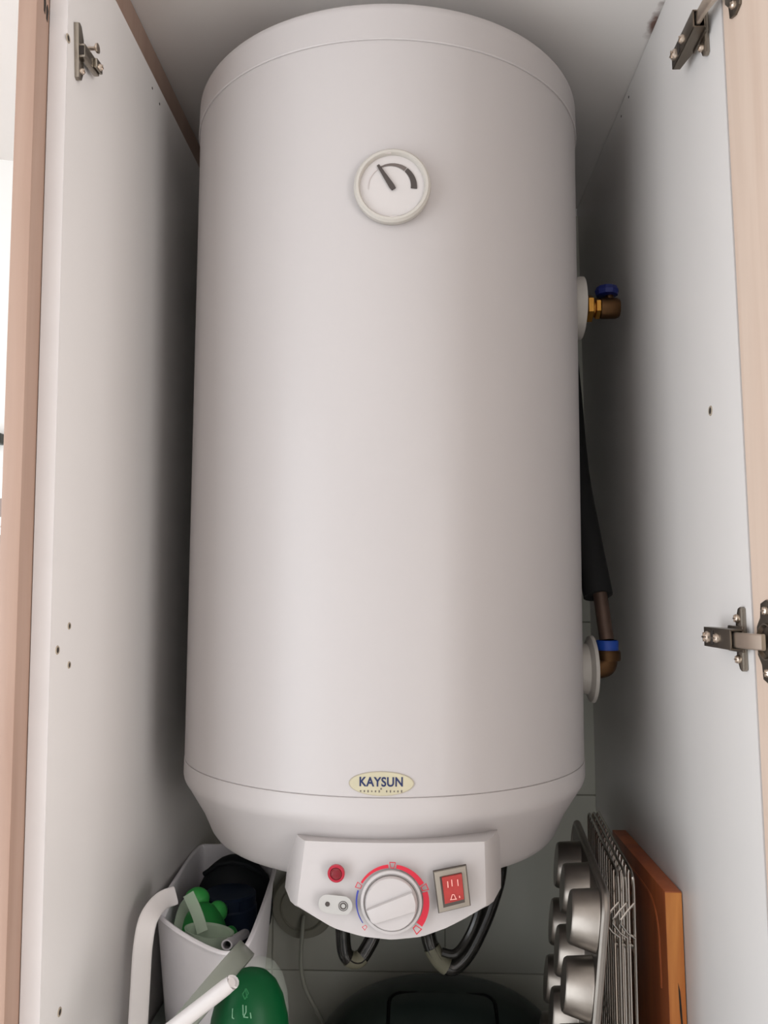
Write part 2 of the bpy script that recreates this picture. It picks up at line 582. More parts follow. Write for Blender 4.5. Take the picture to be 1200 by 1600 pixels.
MB().box(-0.2635, 0.302, FRONT + 0.05, FRONT + 0.066, FLOOR, FLOOR + 0.09, f=lambda p: (left_f(p) if p.x < 0 else right_f(p))).build('plinth', M['laminate'], cab, smooth=0)

# chipped spots and screw holes on the panels
def hole(x, y, z, n, r=0.0026, rim=True, nm='screw_hole'):
    m = frame((x, y, z), (0, 1, 0), (0, 0, 1), n)
    h = MB().lathe([(0, 0.0004), (r * 0.72, 0.0004), (r * 0.72, 0.0002)], m, 14).build(nm, M['hole'], cab, smooth=0)
    if rim:
        MB().lathe([(r * 0.72, 0.0002), (r * 0.8, 0.0007), (r, 0.0007), (r * 1.15, 0.0)], m, 14).build('worn_rim', M['hole_rim'], h, smooth=30)


for (y, z, r) in ((-0.2713, -0.0266, 0.0028), (-0.2940, -0.0457, 0.0034), (-0.2694, -0.0599, 0.0028), (-0.2706, -0.342, 0.0034), (-0.3065, 0.4875, 0.0036)):
    hole(XL(z), y, z, (1, 0, 0), r)
for (y, z) in ((-0.0732, 0.590), (-0.045, 0.588)):
    hole(XL(z), y, z, (1, 0, 0), 0.0022, False, 'worn_spot')
hole(XR(0.166), -0.2384, 0.166, (-1, 0, 0), 0.0042)
for (y, z) in ((-0.0129, 0.6055), (0.024, 0.603)):
    hole(XR(z), y, z, (-1, 0, 0), 0.0022, False, 'worn_spot')
# chips at the top of the beech end panel
for (y, z) in ((-0.3165, 0.512), (-0.3115, 0.508)):
    MB().prism([(-0.0014, -0.006), (0.001, -0.008), (0.002, 0.003), (-0.0002, 0.008), (-0.002, 0.004)],
               frame((-0.2806 - 0.0135 * z + 0.0001, y, z), (0, 1, 0), (0, 0, 1), (1, 0, 0)), 0.0003).build('chip', M['hole'], cab, smooth=0)

# door, opened past a right angle
DA = math.radians(3.0)
d_dir = Vector((math.sin(DA), -math.cos(DA), 0))
d_out = Vector((math.cos(DA), math.sin(DA), 0))
mb = MB()
dm = frame((0.3024, FRONT - 0.0012, 0), d_dir, (0, 0, 1), d_out)
z0, z1 = SHELF - 0.01, 0.60
P = []
for (a, b, c) in ((0, z0, 0), (0.29, z0, 0), (0.29, z1, 0), (0, z1, 0), (0, z0, 0.018), (0.29, z0, 0.018), (0.29, z1, 0.018), (0, z1, 0.018)):
    P.append(right_f(dm @ Vector((a, b, c))))
mb.poly(P, ((0, 3, 2, 1), (4, 5, 6, 7), (0, 1, 5, 4), (1, 2, 6, 5), (2, 3, 7, 6), (3, 0, 4, 7)))
bmesh.ops.bevel(mb.bm, geom=list(mb.bm.edges), offset=0.0008, segments=1, affect='EDGES')
door = mb.build('door', M['beech_dark'], cab, smooth=30)
door['label'] = 'open beech door'


def hinge_axes(side, z, y):
    x = XL(z) if side < 0 else XR(z)
    return frame((x, y, z), (0, -1, 0), (0, 0, 1), (-side, 0, 0))     # local x = towards the room, y = up, z = off the panel


def screw(m, x, y, z, r, parent):
    mb = MB()
    mm = m @ T(x, y, z)
    mb.lathe([(r, 0), (r * 0.95, r * 0.45), (r * 0.55, r * 0.75), (0, r * 0.8)], mm, 14)
    mb.box(-r * 0.75, r * 0.75, -r * 0.14, r * 0.14, r * 0.68, r * 0.86, mtx=mm)
    mb.box(-r * 0.14, r * 0.14, -r * 0.75, r * 0.75, r * 0.68, r * 0.86, mtx=mm)
    return mb.build('screw', M['nickel_light'], parent)


def wing_plate(m, parent, name='mounting_plate'):
    mb = MB()
    # upright bar with rounded, narrowing ends
    P = [(-0.0045, -0.018), (-0.0062, -0.014), (-0.0062, -0.009), (-0.005, -0.006), (-0.005, 0.006), (-0.0062, 0.009), (-0.0062, 0.014), (-0.0045, 0.018), (-0.001, 0.0245),
         (0.003, 0.026), (0.0062, 0.0245), (0.0062, -0.0245), (0.003, -0.026), (-0.001, -0.0245)]
    mb.prism(P, m, 0.0045, 0.0012)
    return mb.build(name, M['nickel'], parent)


def make_hinge(z, y, lab):
    m = hinge_axes(1, z, y)
    root = bpy.data.objects.new('hinge', None)
    COL.objects.link(root)
    root.parent = cab
    root.location = Vector((XR(z), y, z + H)) - cab.location
    root['label'] = lab
    wing_plate(m, root)
    for s in (-1, 1):
        screw(m, -0.001, s * 0.0165, 0.0045, 0.0036, root)
    # channel-shaped arm body
    mb = MB()
    mb.box(-0.044, 0.016, -0.0082, 0.0082, 0.0160, 0.0175, mtx=m, bev=0.0004)
    for s in (-1, 1):
        b2 = [(-0.044, 0.010), (-0.044, 0.0170), (0.016, 0.0170), (0.016, 0.0065), (0.012, 0.0045), (-0.016, 0.0045), (-0.03, 0.0075)]
        mb.prism([(a, c) for a, c in b2], m @ frame((0, s * 0.0082 - (0.0012 if s > 0 else 0), 0), (1, 0, 0), (0, 0, 1), (0, -1, 0)) @ T(0, 0, -0.0012), 0.0012)
    mb.box(-0.018, 0.013, -0.0105, 0.0105, 0.0042, 0.0066, mtx=m, bev=0.0008)
    mb.build('arm_body', M['nickel_dark'], root)
    screw(m, -0.034, 0, 0.0173, 0.0052, root)
    screw(m, -0.012, 0, 0.0173, 0.0042, root)
    MB().box(-0.0265, -0.0205, -0.006, 0.006, 0.0174, 0.0178, mtx=m, bev=0.0005).build('slot', M['hole'], root, smooth=0)
    # bright link between arm and cup
    mb = MB()
    mb.tube([m @ Vector(p) for p in ((0.010, 0, 0.0125), (0.017, 0, 0.0128), (0.030, 0, 0.0122), (0.044, 0, 0.0095), (0.052, 0, 0.0058))], 1, n=16,
            flat=(0.0125, 0.0042, m.to_3x3() @ Vector((0, 0, 1))))
    mb.build('link_arm', M['nickel_light'], root)
    # cup flange screwed to the door face
    dmz = frame(right_f(dm @ Vector((0.0, z, 0))), d_dir, (0, 0, 1), -d_out)
    mb = MB()
    P = [(0.020, -0.029), (0.029, -0.032), (0.038, -0.029), (0.041, -0.018), (0.046, -0.012), (0.047, 0.012), (0.041, 0.018), (0.038, 0.029), (0.029, 0.032), (0.020, 0.029), (0.0185, 0.018), (0.0125, 0.011), (0.0125, -0.011), (0.0185, -0.018)]
    mb.prism([(a - 0.003, b) for a, b in P], dmz, 0.0022, 0.0006)
    mb.build('cup_flange', M['nickel_dark'], root)
    MB().lathe([(0.011, 0.0022), (0.013, 0.0045), (0.014, 0.0045), (0.0145, 0.0022)], dmz @ T(0.027, 0, 0), 24).build('cup_rim', M['nickel'], root)
    for s in (-1, 1):
        screw(dmz, 0.026, s * 0.0235, 0.0022, 0.0036, root)


make_hinge(-0.0345, -0.290, 'lower nickel hinge')
make_hinge(0.507, -0.272, 'upper nickel hinge')

# left side: only the mounting plate of a missing door is left
m = hinge_axes(-1, 0.487, -0.287) @ Matrix.Rotation(math.radians(-6), 4, 'Z')
root = bpy.data.objects.new('hinge_plate', None)
COL.objects.link(root)
root.parent = cab
root.location = Vector((XL(0.487), -0.287, 0.487 + H)) - cab.location
root['label'] = 'bare hinge mounting plate'
wing_plate(m, root)
mb = MB()
mb.box(-0.030, 0.005, -0.0062, 0.0062, 0.004, 0.0095, mtx=m, bev=0.0012)
mb.box(-0.030, -0.016, -0.0045, 0.0045, 0.0095, 0.0125, mtx=m, bev=0.001)
mb.build('rail_block', M['nickel'], root)
MB().box(0.0045, 0.0056, -0.004, 0.004, 0.0048, 0.0088, mtx=m).build('slot', M['hole'], root, smooth=0)
mb = MB()
mb.tube([m @ Vector((-0.019, 0.0145, 0.0)), m @ Vector((-0.019, 0.0145, 0.009))], 0.0018, 10)
mb.lathe([(0.0018, 0.009), (0.0045, 0.011), (0.0045, 0.0125), (0.0, 0.0128)], m @ T(-0.019, 0.0145, 0), 12)
mb.build('screw', M['nickel_light'], root)
screw(m, -0.023, -0.001, 0.0125, 0.0032, root)
screw(m, 0.0, -0.0165, 0.0045, 0.003, root)

# ------------------------------------------------------------------ the water heater
RH = 0.225
hz = -0.29
heater = thing('water_heater', 'tall white cylindrical electric water heater hung inside the cabinet', 'water heater', (0, 0, hz))
mb = MB()
mb.lathe([(RH - 0.0009, -0.1765), (RH, -0.1758), (RH, 0.5355), (RH - 0.004, 0.5365)], n=160)
mb.build('tank_shell', M['enamel'], heater)
mb = MB()
prof = [(RH - 0.003, 0.5352), (RH + 0.0012, 0.5355), (RH + 0.0018, 0.5365), (RH + 0.0014, 0.539), (RH + 0.001, 0.566)]
for k in range(1, 7):
    a = PI / 2 * k / 6
    prof.append((RH + 0.001 - 0.012 * (1 - math.cos(a)), 0.566 + 0.012 * math.sin(a)))
prof += [(0.15, 0.588), (0.0, 0.594)]
mb.lathe(prof, n=160)
mb.build('top_cap', M['cap'], heater)
mb = MB()
prof = [(RH - 0.0009, -0.1765), (RH + 0.0002, -0.1769), (RH + 0.0005, -0.1776), (RH + 0.0006, -0.1915)]
# soft shoulder, cone, rounded foot
for t in (0.15, 0.35, 0.55, 0.75, 1.0):
    prof.append((RH + 0.0006 - 0.0062 * t * t * 0.9, -0.1915 - 0.0135 * t))
prof += [(0.2035, -0.232), (0.1945, -0.2520)]
for k in range(1, 8):
    a = math.radians(20 + 70 * k / 7)
    prof.append((0.1755 + 0.0195 * math.cos(a), -0.2520 - 0.0185 * math.sin(a) + 0.0063))
prof += [(0.10, -0.2675), (0.0, -0.2685)]
mb.lathe(prof, n=160)
mb.build('bottom_cap', M['cap'], heater)
for z in (0.36, -0.02):
    mb = MB()
    mb.box(-0.12, 0.12, 0.19, TILE, z - 0.02, z + 0.02)
    mb.build('wall_bracket', M['nickel_dark'], heater, smooth=0)

# gauge
gm = frame((0.0124, -RH, 0.386), (1, 0, 0), (0, 0, 1), (0, -1, 0))
g = MB().lathe([(0.0325, -0.006), (0.0355, 0.0), (0.0365, 0.004), (0.036, 0.0075), (0.0340, 0.0098), (0.0318, 0.0098), (0.0306, 0.0082), (0.0302, 0.0055)], gm, 64).build('gauge', M['bezel'], heater)
g['label'] = 'round temperature gauge'
MB().lathe([(0.0303, 0.0055), (0.0, 0.0062)], gm, 48).build('gauge_face', M['dial'], g)


def arc_strip(a0, a1, r, w0, w1, m, n=24, zf=lambda x, y: 0.0, t=0.0003):
    mb = MB()
    ins, outs = [], []
    for k in range(n + 1):
        s = k / n
        a = math.radians(a0 + (a1 - a0) * s)
        wd = (w0 + (w1 - w0) * s) / 2
        for lst, rr in ((ins, r - wd), (outs, r + wd)):
            x, y = rr * math.cos(a), rr * math.sin(a)
            lst.append((m @ Vector((x, y, zf(x, y))), m @ Vector((x, y, zf(x, y) + t))))
    pts = [p for q in zip(ins, outs) for p in (q[0][0], q[1][0], q[0][1], q[1][1])]
    fs = []
    for k in range(n):
        a, b = 4 * k, 4 * k + 4
        fs += [(a + 2, b + 2, b + 3, a + 3), (a, a + 2, a + 3, a + 1) if k == 0 else (a, b, b + 2, a + 2), (a + 1, a + 3, b + 3, b + 1)]
    mb.poly(pts, fs)
    return mb


am = gm @ T(-0.0010, -0.0006, 0.0062)
arc_strip(186, 128, 0.0215, 0.0003, 0.0009, am).build('scale_arc', M['faint'], g, smooth=0)
arc_strip(124, 51, 0.0215, 0.0010, 0.0042, am).build('scale_arc', M['ink2'], g, smooth=0)
arc_strip(49, -6, 0.0215, 0.0044, 0.0060, am).build('scale_arc', M['ink'], g, smooth=0)
hub = Vector((0.0006, -0.0022))
tip = Vector((-0.0134, 0.0200))
dd = (tip - hub).normalized()
nn = Vector((-dd.y, dd.x))
P = [hub - dd * 0.0018 + nn * 0.0022, hub - dd * 0.0018 - nn * 0.0022, hub + dd * 0.002 - nn * 0.0026, tip - nn * 0.0012, tip + nn * 0.0012, hub + dd * 0.002 + nn * 0.0026]
MB().prism([(p.x, p.y) for p in P], gm @ T(0, 0, 0.0070), 0.0012).build('needle', M['ink'], g, smooth=0)
for (x, y) in ((-0.004, 0.0309), (0.001, -0.0309)):
    MB().box(x - 0.003, x + 0.003, y - 0.0004, y + 0.0004, 0.0085, 0.0092, mtx=gm).build('bezel_mark', M['faint'], g, smooth=0)


# oval badge with its lettering, bent round the shell
def on_shell(x, z, off):
    a = x / RH
    return Vector((math.sin(a) * (RH + off), -math.cos(a) * (RH + off), z))


def oval(rx, rz, off, cx=0.0051, cz=-0.1640):
    mb = MB()
    N, K = 40, 5
    pts = [on_shell(cx, cz, off)]
    for j in range(1, K + 1):
        for k in range(N):
            a = 2 * PI * k / N
            pts.append(on_shell(cx + rx * j / K * math.cos(a), cz + rz * j / K * math.sin(a), off))
    for k in range(N):
        a = 2 * PI * k / N
        pts.append(on_shell(cx + rx * 1.005 * math.cos(a), cz + rz * 1.01 * math.sin(a), 0.0))
    fs = [(0, 1 + k, 1 + (k + 1) % N) for k in range(N)]
    for j in range(K):
        for k in range(N):
            a, b = 1 + j * N + k, 1 + j * N + (k + 1) % N
            fs.append((a, a + N, b + N, b))
    mb.poly(pts, fs)
    return mb


ba = oval(0.0292, 0.0106, 0.0008).build('badge', M['badge_rim'], heater)
ba['label'] = 'pale gold oval maker badge'
oval(0.0282, 0.0100, 0.0010).build('badge_face', M['badge'], ba)


def lettering(body, width, cx, cz, off, m, parent, name):
    cu = bpy.data.curves.new('t', 'FONT')
    cu.body = body
    cu.size = 1
    cu.space_character = 1.06
    cu.offset = 0.026
    to = bpy.data.objects.new('t', cu)
    COL.objects.link(to)
    dg = bpy.context.evaluated_depsgraph_get()
    me = bpy.data.meshes.new_from_object(to.evaluated_get(dg))
    bpy.data.objects.remove(to)
    xs_ = [v.co.x for v in me.vertices]
    ys_ = [v.co.y for v in me.vertices]
    k = width / (max(xs_) - min(xs_))
    mx, my = (max(xs_) + min(xs_)) / 2, (max(ys_) + min(ys_)) / 2
    bm = bmesh.new()
    bm.from_mesh(me)
    bpy.data.meshes.remove(me)
    for v in bm.verts:
        v.co = on_shell(cx + (v.co.x - mx) * k, cz + (v.co.y - my) * k * 1.15, off)
    mb = MB()
    mb.bm.free()
    mb.bm = bm
    return mb.build(name, m, parent, smooth=0)


lettering('KAYSUN', 0.0385, 0.0048, -0.1622, 0.0013, M['navy'], ba, 'lettering')
mb = MB()
mb.lathe([(0.0, 0.0003), (0.0008, 0.0003), (0.0008, 0)], frame(on_shell(0.0048, -0.1683, 0.001), (1, 0, 0), (0, 0, 1), (0, -1, 0)), 10)
for k in range(12):
    if k == 6:
        continue
    x = 0.0048 + (k - 5.5) * 0.0033
    c = on_shell(x, -0.1705, 0.0011)
    hh = 0.0006 + 0.0002 * ((k * 7) % 3)
    mb.box(c.x - 0.0005, c.x + 0.0005, c.y - 0.0003, c.y, c.z - hh, c.z + hh)
mb.build('small_print', M['ink2'], ba, smooth=0)

# control panel -------------------------------------------------------------
PC = 0.0135
fy = lambda x: -0.2318 + 0.85 * (x - PC) ** 2
NC = 28
bot_pts = [(-0.0736, -0.2725), (-0.058, -0.2808), (-0.0375, -0.2912), (-0.012, -0.2972), (0.0139, -0.2992), (0.040, -0.2965), (0.0628, -0.2888), (0.082, -0.2795), (0.1, -0.2694)]


def botz(x):
    for (a, b), (c, d) in zip(bot_pts, bot_pts[1:]):
        if x <= c + 1e-9:
            t = (x - a) / (c - a)
            return b + (d - b) * t
    return bot_pts[-1][1]


mb = MB()
NR = 6
pts = []
for j in range(NR + 1):
    s = j / NR
    for k in range(NC + 1):
        t = k / NC
        xt = -0.0640 + (0.0960 + 0.0640) * t
        xb = -0.0705 + 0.1675 * t
        zt = -0.2178 + 0.0016 * t
        x = xt + (xb - xt) * s
        zz = zt + (botz(xb) - zt) * s
        pts.append((x, fy(x), zz))
loop = [k for k in range(NC + 1)] + [j * (NC + 1) + NC for j in range(1, NR + 1)] + [NR * (NC + 1) + k for k in range(NC - 1, -1, -1)] + [j * (NC + 1) for j in range(NR - 1, 0, -1)]
fs = []
for j in range(NR):
    for k in range(NC):
        a = j * (NC + 1) + k
        fs.append((a, a + 1, a + NC + 2, a + NC + 1))
n0 = len(pts)
cx, cz = 0.0135, -0.25
rings = [loop]
for (dy, flx, drop) in ((0.0018, 0.0020, 0.0006), (0.012, 0.0078, 0.0006), (0.045, 0.0178, 0.0), (0.078, 0.0215, -0.003)):
    ring = []
    for i in loop:
        x, y, z = pts[i]
        jj, kk = divmod(i, NC + 1)
        fx = (2 * kk / NC - 1)
        below = max(0.0, min(1.0, (-0.222 - z) / 0.05))
        up = 1 if z > -0.2195 else 0
        ring.append(len(pts))
        nz = z + (0.0004 if up else -drop * below)
        if dy > 0.05 and z < -0.268:
            nz = z + 0.0
        pts.append((x + math.copysign(abs(fx) ** 14 * flx if abs(fx) < 1 else flx * min(abs(fx), 1.06), fx), -0.2318 + 0.85 * (x - PC) ** 2 + dy, nz))
    rings.append(ring)
for a, b in zip(rings, rings[1:]):
    L = len(a)
    for k in range(L):
        fs.append((a[k], a[(k + 1) % L], b[(k + 1) % L], b[k]))
fs.append(tuple(rings[-1]))
mb.poly(pts, fs)
cp = mb.build('control_panel', M['plastic'], heater, smooth=28)
cp.location += Vector((0.0008, 0.0075, 0.0016))


def on_panel(x, z, off=0.0):
    return Vector((x, fy(x) - off, z))


def panel_frame(x, z, off=0.0, rot=0.0):
    sl = 1.7 * (x - PC)
    xa = Vector((1, sl, 0)).normalized()
    za = Vector((0, 0, 1))
    nrm = xa.cross(za)
    m = frame(on_panel(x, z, off), xa, za, nrm)
    return m @ Matrix.Rotation(rot, 4, 'Z')


KX, KZ = 0.0145, -0.2632
km = panel_frame(KX, KZ)
MB().lathe([(0.0270, -0.001), (0.0266, 0.0008), (0.0244, 0.0012), (0.0238, 0.0004), (0.0, 0.0004)], km, 56).build('dial_collar', M['plastic'], cp)
mb = MB()
mb.lathe([(0.0230, 0.0010), (0.0230, 0.0012), (0.0234, 0.0014), (0.0234, 0.0017), (0.0229, 0.0018)], km, 56)
mb.build('knob_gap', M['ink2'], cp)
mb = MB()
mb.lathe([(0.0228, 0.0005), (0.0226, 0.0042), (0.0217, 0.0056), (0.0, 0.0060)], km, 56)
kn = mb.build('knob', M['plastic'], cp)
mb = MB()
rotm = km @ Matrix.Rotation(math.radians(22), 4, 'Z')
P = [(-0.0222, -0.0060), (-0.0205, -0.0092), (0.019, -0.0125), (0.0218, -0.0062), (0.0226, 0.0), (0.0222, 0.0045), (-0.0222, 0.0045)]
mb.prism(P, (rotm @ Matrix.Scale(0.96, 4)) @ T(0, 0, 0.0050), 0.0056, 0.0020)
mb.build('grip', M['plastic'], kn, smooth=40)

zf = lambda x, y: -(fy(KX + x) - fy(KX)) * 1.0 + 0.0003
flatm = frame(on_panel(KX, KZ, 0.0), (1, 0, 0), (0, 0, 1), (0, -1, 0))
for (a0, a1, w0, w1, mm, nm) in ((216, 162, 0.0008, 0.0016, 'blue', 'blue_scale'), (149, 95, 0.0018, 0.0030, 'red', 'red_scale'),
                                 (82, 30, 0.0032, 0.0046, 'red', 'red_scale'), (17, -37, 0.0048, 0.0060, 'red', 'red_scale')):
    arc_strip(a0, a1, 0.0305, w0, w1, flatm, zf=zf).build(nm, M[mm], cp, smooth=0)
for i, a in enumerate((223, 155, 88.5, 23.5, -45)):
    s = (0.0019, 0.0026, 0.0027, 0.0030, 0.0033)[i]
    c = Vector((0.0314 * math.cos(math.radians(a)), 0.0314 * math.sin(math.radians(a))))
    e = c.normalized()
    n_ = Vector((-e.y, e.x))
    out = [c + e * s + n_ * s * 1.05, c + e * s - n_ * s * 1.05, c - e * s - n_ * s * 0.6, c - e * s + n_ * s * 0.6]
    inn = [c + (q - c) * 0.72 for q in out]
    pts = []
    for q in out + inn:
        pts.append(flatm @ Vector((q.x, q.y, zf(q.x, q.y) + 0.0003)))
    mb = MB()
    mb.poly(pts, [(k, (k + 1) % 4, 4 + (k + 1) % 4, 4 + k) for k in range(4)])
    mb.build('scale_mark', M['red'], cp, smooth=0)

lm = panel_frame(-0.0340, -0.2402)
la = MB().lathe([(0.0076, -0.001), (0.0076, 0.0012), (0.0066, 0.0020), (0.0054, 0.0020), (0.0052, 0.0006)], lm, 32).build('indicator_lamp', M['ruby_ring'], cp)
MB().lathe([(0.0054, 0.0004), (0.0050, 0.0022), (0.0034, 0.0036), (0.0, 0.0042)], lm, 24).build('lens', M['ruby'], la)
om = panel_frame(-0.0345, -0.2668)
ov = MB().prism(rrect(0.0300, 0.0158, 0.0078, 8), om @ Matrix.Rotation(math.radians(-3), 4, 'Z'), 0.0004).build('symbol_plate', M['symbol'], cp, smooth=0)
MB().lathe([(0, 0.0008), (0.0021, 0.0008), (0.0021, 0.0)], om @ T(-0.0070, 0.0003, 0), 16).build('dot_symbol', M['ink'], ov, smooth=0)
for (r0, r1) in ((0.0019, 0.0029), (0.0037, 0.0042)):
    MB().lathe([(r0, 0.0003), (r0, 0.0008), (r1, 0.0008), (r1, 0.0003)], om @ T(0.0070, -0.0007, 0), 24).build('ring_symbol', M['ink'], ov, smooth=0)

sm = panel_frame(0.0666, -0.2507, 0.0, math.radians(5))
SWP = [(-0.0140, 0.0150), (0.0142, 0.0175), (0.0150, -0.0160), (-0.0124, -0.0195)]
g1 = MB().prism([(a * 1.05, b * 1.04) for a, b in SWP], sm @ T(0, 0, -0.001), 0.0022, 0.0004).build('switch_gasket', M['gasket'], cp, smooth=0)
sw = MB().prism(SWP, sm, 0.0028, 0.0008).build('rocker_switch', M['switch_frame'], cp)
MB().prism([(a * 0.70 + 0.0002, b * 0.76 - 0.0004) for a, b in SWP], sm @ T(0, 0, 0.0024), 0.0006).build('switch_recess', M['gasket'], sw, smooth=0)
mb = MB()
RK = [(a * 0.62 + 0.0008, b * 0.66 + 0.0008) for a, b in SWP]
pp = [sm @ Vector((a, b, 0.0027)) for a, b in RK] + [sm @ Vector((RK[0][0], RK[0][1], 0.0058)), sm @ Vector((RK[1][0], RK[1][1], 0.0058)), sm @ Vector((RK[2][0], RK[2][1], 0.0034)), sm @ Vector((RK[3][0], RK[3][1], 0.0034))]
mb.poly(pp, ((4, 5, 6, 7), (0, 1, 5, 4), (1, 2, 6, 5), (2, 3, 7, 6), (3, 0, 4, 7)))
mb.build('rocker', M['rocker'], sw, smooth=0)
mb = MB()
for (x, z0_, z1_) in ((-0.0032, 0.0022, 0.0075), (0.0004, 0.0030, 0.0085), (0.0056, 0.0028, 0.0082)):
    mb.box(x - 0.0004, x + 0.0004, z0_, z1_, 0.0056, 0.0060, mtx=sm)
for (q0, q1) in (((-0.0015, -0.0085), (0.0, -0.0045)), ((0.0, -0.0045), (0.0016, -0.0045)), ((0.0016, -0.0045), (0.0030, -0.0085)), ((-0.0022, -0.0085), (0.0036, -0.0085))):
    mb.tube([sm @ Vector((q0[0], q0[1], 0.0045)), sm @ Vector((q1[0], q1[1], 0.0045))], 0.0004, 6)
mb.box(0.0058, 0.0066, -0.0078, -0.0060, 0.0042, 0.0047, mtx=sm)
mb.build('rocker_glints', M['glint'], sw, smooth=0)  # switch marks with the rocker's glints and reflection drawn as pale strokes

# outlet flanges on the right flank
fl1 = MB().lathe([(0.012, -0.012), (0.0350, -0.012), (0.0372, -0.002), (0.0370, 0.001), (0.012, 0.0035)], frame((RH + 0.0085, 0.0, 0.3447), (0, 0, 1), (0, 1, 0), (1, 0, 0)), 48).build('outlet_flange', M['bezel'], heater)
fl2 = MB().lathe([(0.020, -0.012), (0.0245, -0.012), (0.029, 0.012), (0.0375, 0.0155), (0.0385, 0.019), (0.036, 0.020), (0.012, 0.019), (0.012, 0.015), (0.024, 0.010)], frame((RH - 0.0035, 0.0, -0.083), (0, 0, 1), (0, 1, 0), (1, 0, 0)), 48).build('outlet_flange', M['bezel'], heater)
for z, x1 in ((0.3447, 0.236), (-0.083, 0.247)):
    MB().tube([(0.20, 0, z), (x1, 0, z)], 0.0125, 20).build('outlet_stub', M['brass'], heater)

heater.rotation_euler = (0.0115, 0.0035, 0)
heater.location.x += 0.0035 * hz
heater.location.y += -0.0115 * hz

# ------------------------------------------------------------------ pipework at the right flank
v = thing('shutoff_valve', 'brass shut-off valve with blue handle on the upper right outlet of the heater', 'valve', (0.268, 0.0, 0.345))


def hexrod(x0, x1, r, y, z):
    mb = MB()
    mb.lathe([(0, x0), (r * 0.86, x0), (r, x0 + 0.0012), (r, x1 - 0.0012), (r * 0.86, x1), (0, x1)], frame((0, y, z), (0, 0, 1), (0, 1, 0), (1, 0, 0)), 6)
    return mb


hexrod(0.2405, 0.2485, 0.0165, -0.004, 0.3435).build('nut', M['brass'], v, smooth=20)
hexrod(0.2505, 0.2575, 0.0130, -0.004, 0.3435).build('nut', M['brass'], v, smooth=20)
MB().tube([(0.236, -0.004, 0.3435), (0.262, -0.004, 0.3435)], 0.0085, 16).build('nipple', M['brass'], v)
MB().lathe([(0, 0.0575), (0.0118, 0.0575), (0.0125, 0.060), (0.0125, 0.076), (0.0108, 0.080), (0, 0.081)], frame((0.2, -0.004, 0.3435), (0, 0, 1), (0, 1, 0), (1, 0, 0)), 24).build('valve_body', M['bronze'], v)
mb = MB()
mb.tube([(0.269, -0.004, 0.352), (0.269, -0.004, 0.366)], 0.005, 14)
mb.build('stem', M['bronze'], v)
mb = MB()
mb.lathe([(0, 0.0), (0.013, 0.001), (0.0145, 0.006), (0.012, 0.011), (0, 0.012)], frame((0.266, -0.004, 0.3585), (1, 0, 0), (0, 1, 0), (0, 0, 1)), 10)
mb.build('handle', M['darkblue'], v)

v2 = thing('pipe_elbow', 'brass elbow with blue band on the lower right outlet of the heater', 'pipe fitting', (0.268, 0.0, -0.083))
mb = MB()
mb.tube(spline([(0.2475, -0.002, -0.083), (0.257, -0.002, -0.083), (0.264, -0.001, -0.080), (0.267, 0.002, -0.072), (0.267, 0.003, -0.058)], 5), 0.0115, 18)
mb.build('elbow', M['bronze'], v2)
MB().lathe([(0.0118, -0.004), (0.0128, -0.003), (0.0128, 0.010), (0.0118, 0.011)], frame((0.267, 0.003, -0.062), (1, 0, 0), (0, 1, 0), (0, 0.0, 1)), 20).build('blue_band', M['bluetape'], v2)
MB().lathe([(0, 0.0), (0.0145, 0.0), (0.0152, 0.002), (0.0152, 0.010), (0.0140, 0.012), (0, 0.012)], frame((0.267, 0.003, -0.0745), (1, 0, 0), (0, 1, 0), (0, 0, 1)), 20).build('collar', M['bronze'], v2)
p3 = thing('supply_pipe', 'dull copper pipe in black foam rising behind the heater flank', 'pipe', (0.267, 0.004, -0.052))
MB().tube([(0.267, 0.004, -0.0515), (0.2655, 0.010, -0.03), (0.2630, 0.020, 0.01), (0.2610, 0.028, 0.03)], 0.0085, 14).build('pipe', M['copper_pipe'], p3)
MB().tube(spline([(0.2625, 0.024, 0.0), (0.2560, 0.05, 0.07), (0.250, 0.085, 0.16), (0.2500, 0.13, 0.30), (0.25, 0.19, 0.42), (0.25, 0.25, 0.46), (0.25, TILE, 0.465)], 4), 0.0175, 16).build('foam_sleeve', M['rubber'], p3)

v2.location.x -= 0.009
p3.location.x -= 0.009
p3.location.z += 0.0

# ------------------------------------------------------------------ hoses, socket and cable under the heater
def hose(pts, r, label, band, extra=None):
    t = thing('flexible_hose', label, 'hose', pts[len(pts) // 2])
    P = spline(pts, 8)
    MB().tube(P, r, 14).build('sheath', M['hose'], t)
    # raised ribs along the sheath
    mb = MB()
    for s in (-1, 1):
        Q = [p + Vector((s * r * 0.45, -r * 0.86, 0)) for p in P]
        mb.tube(Q, r * 0.16, 6)
    mb.build('rib', M['hose'], t)
    MB().tube(P[band[0]:band[1]], r * 1.1, 14).build('tape_band', M['hose_band'], t)
    if extra:
        MB().tube(spline(extra, 8), r * 0.55, 10).build('cord', M['hose'], t)
    return t


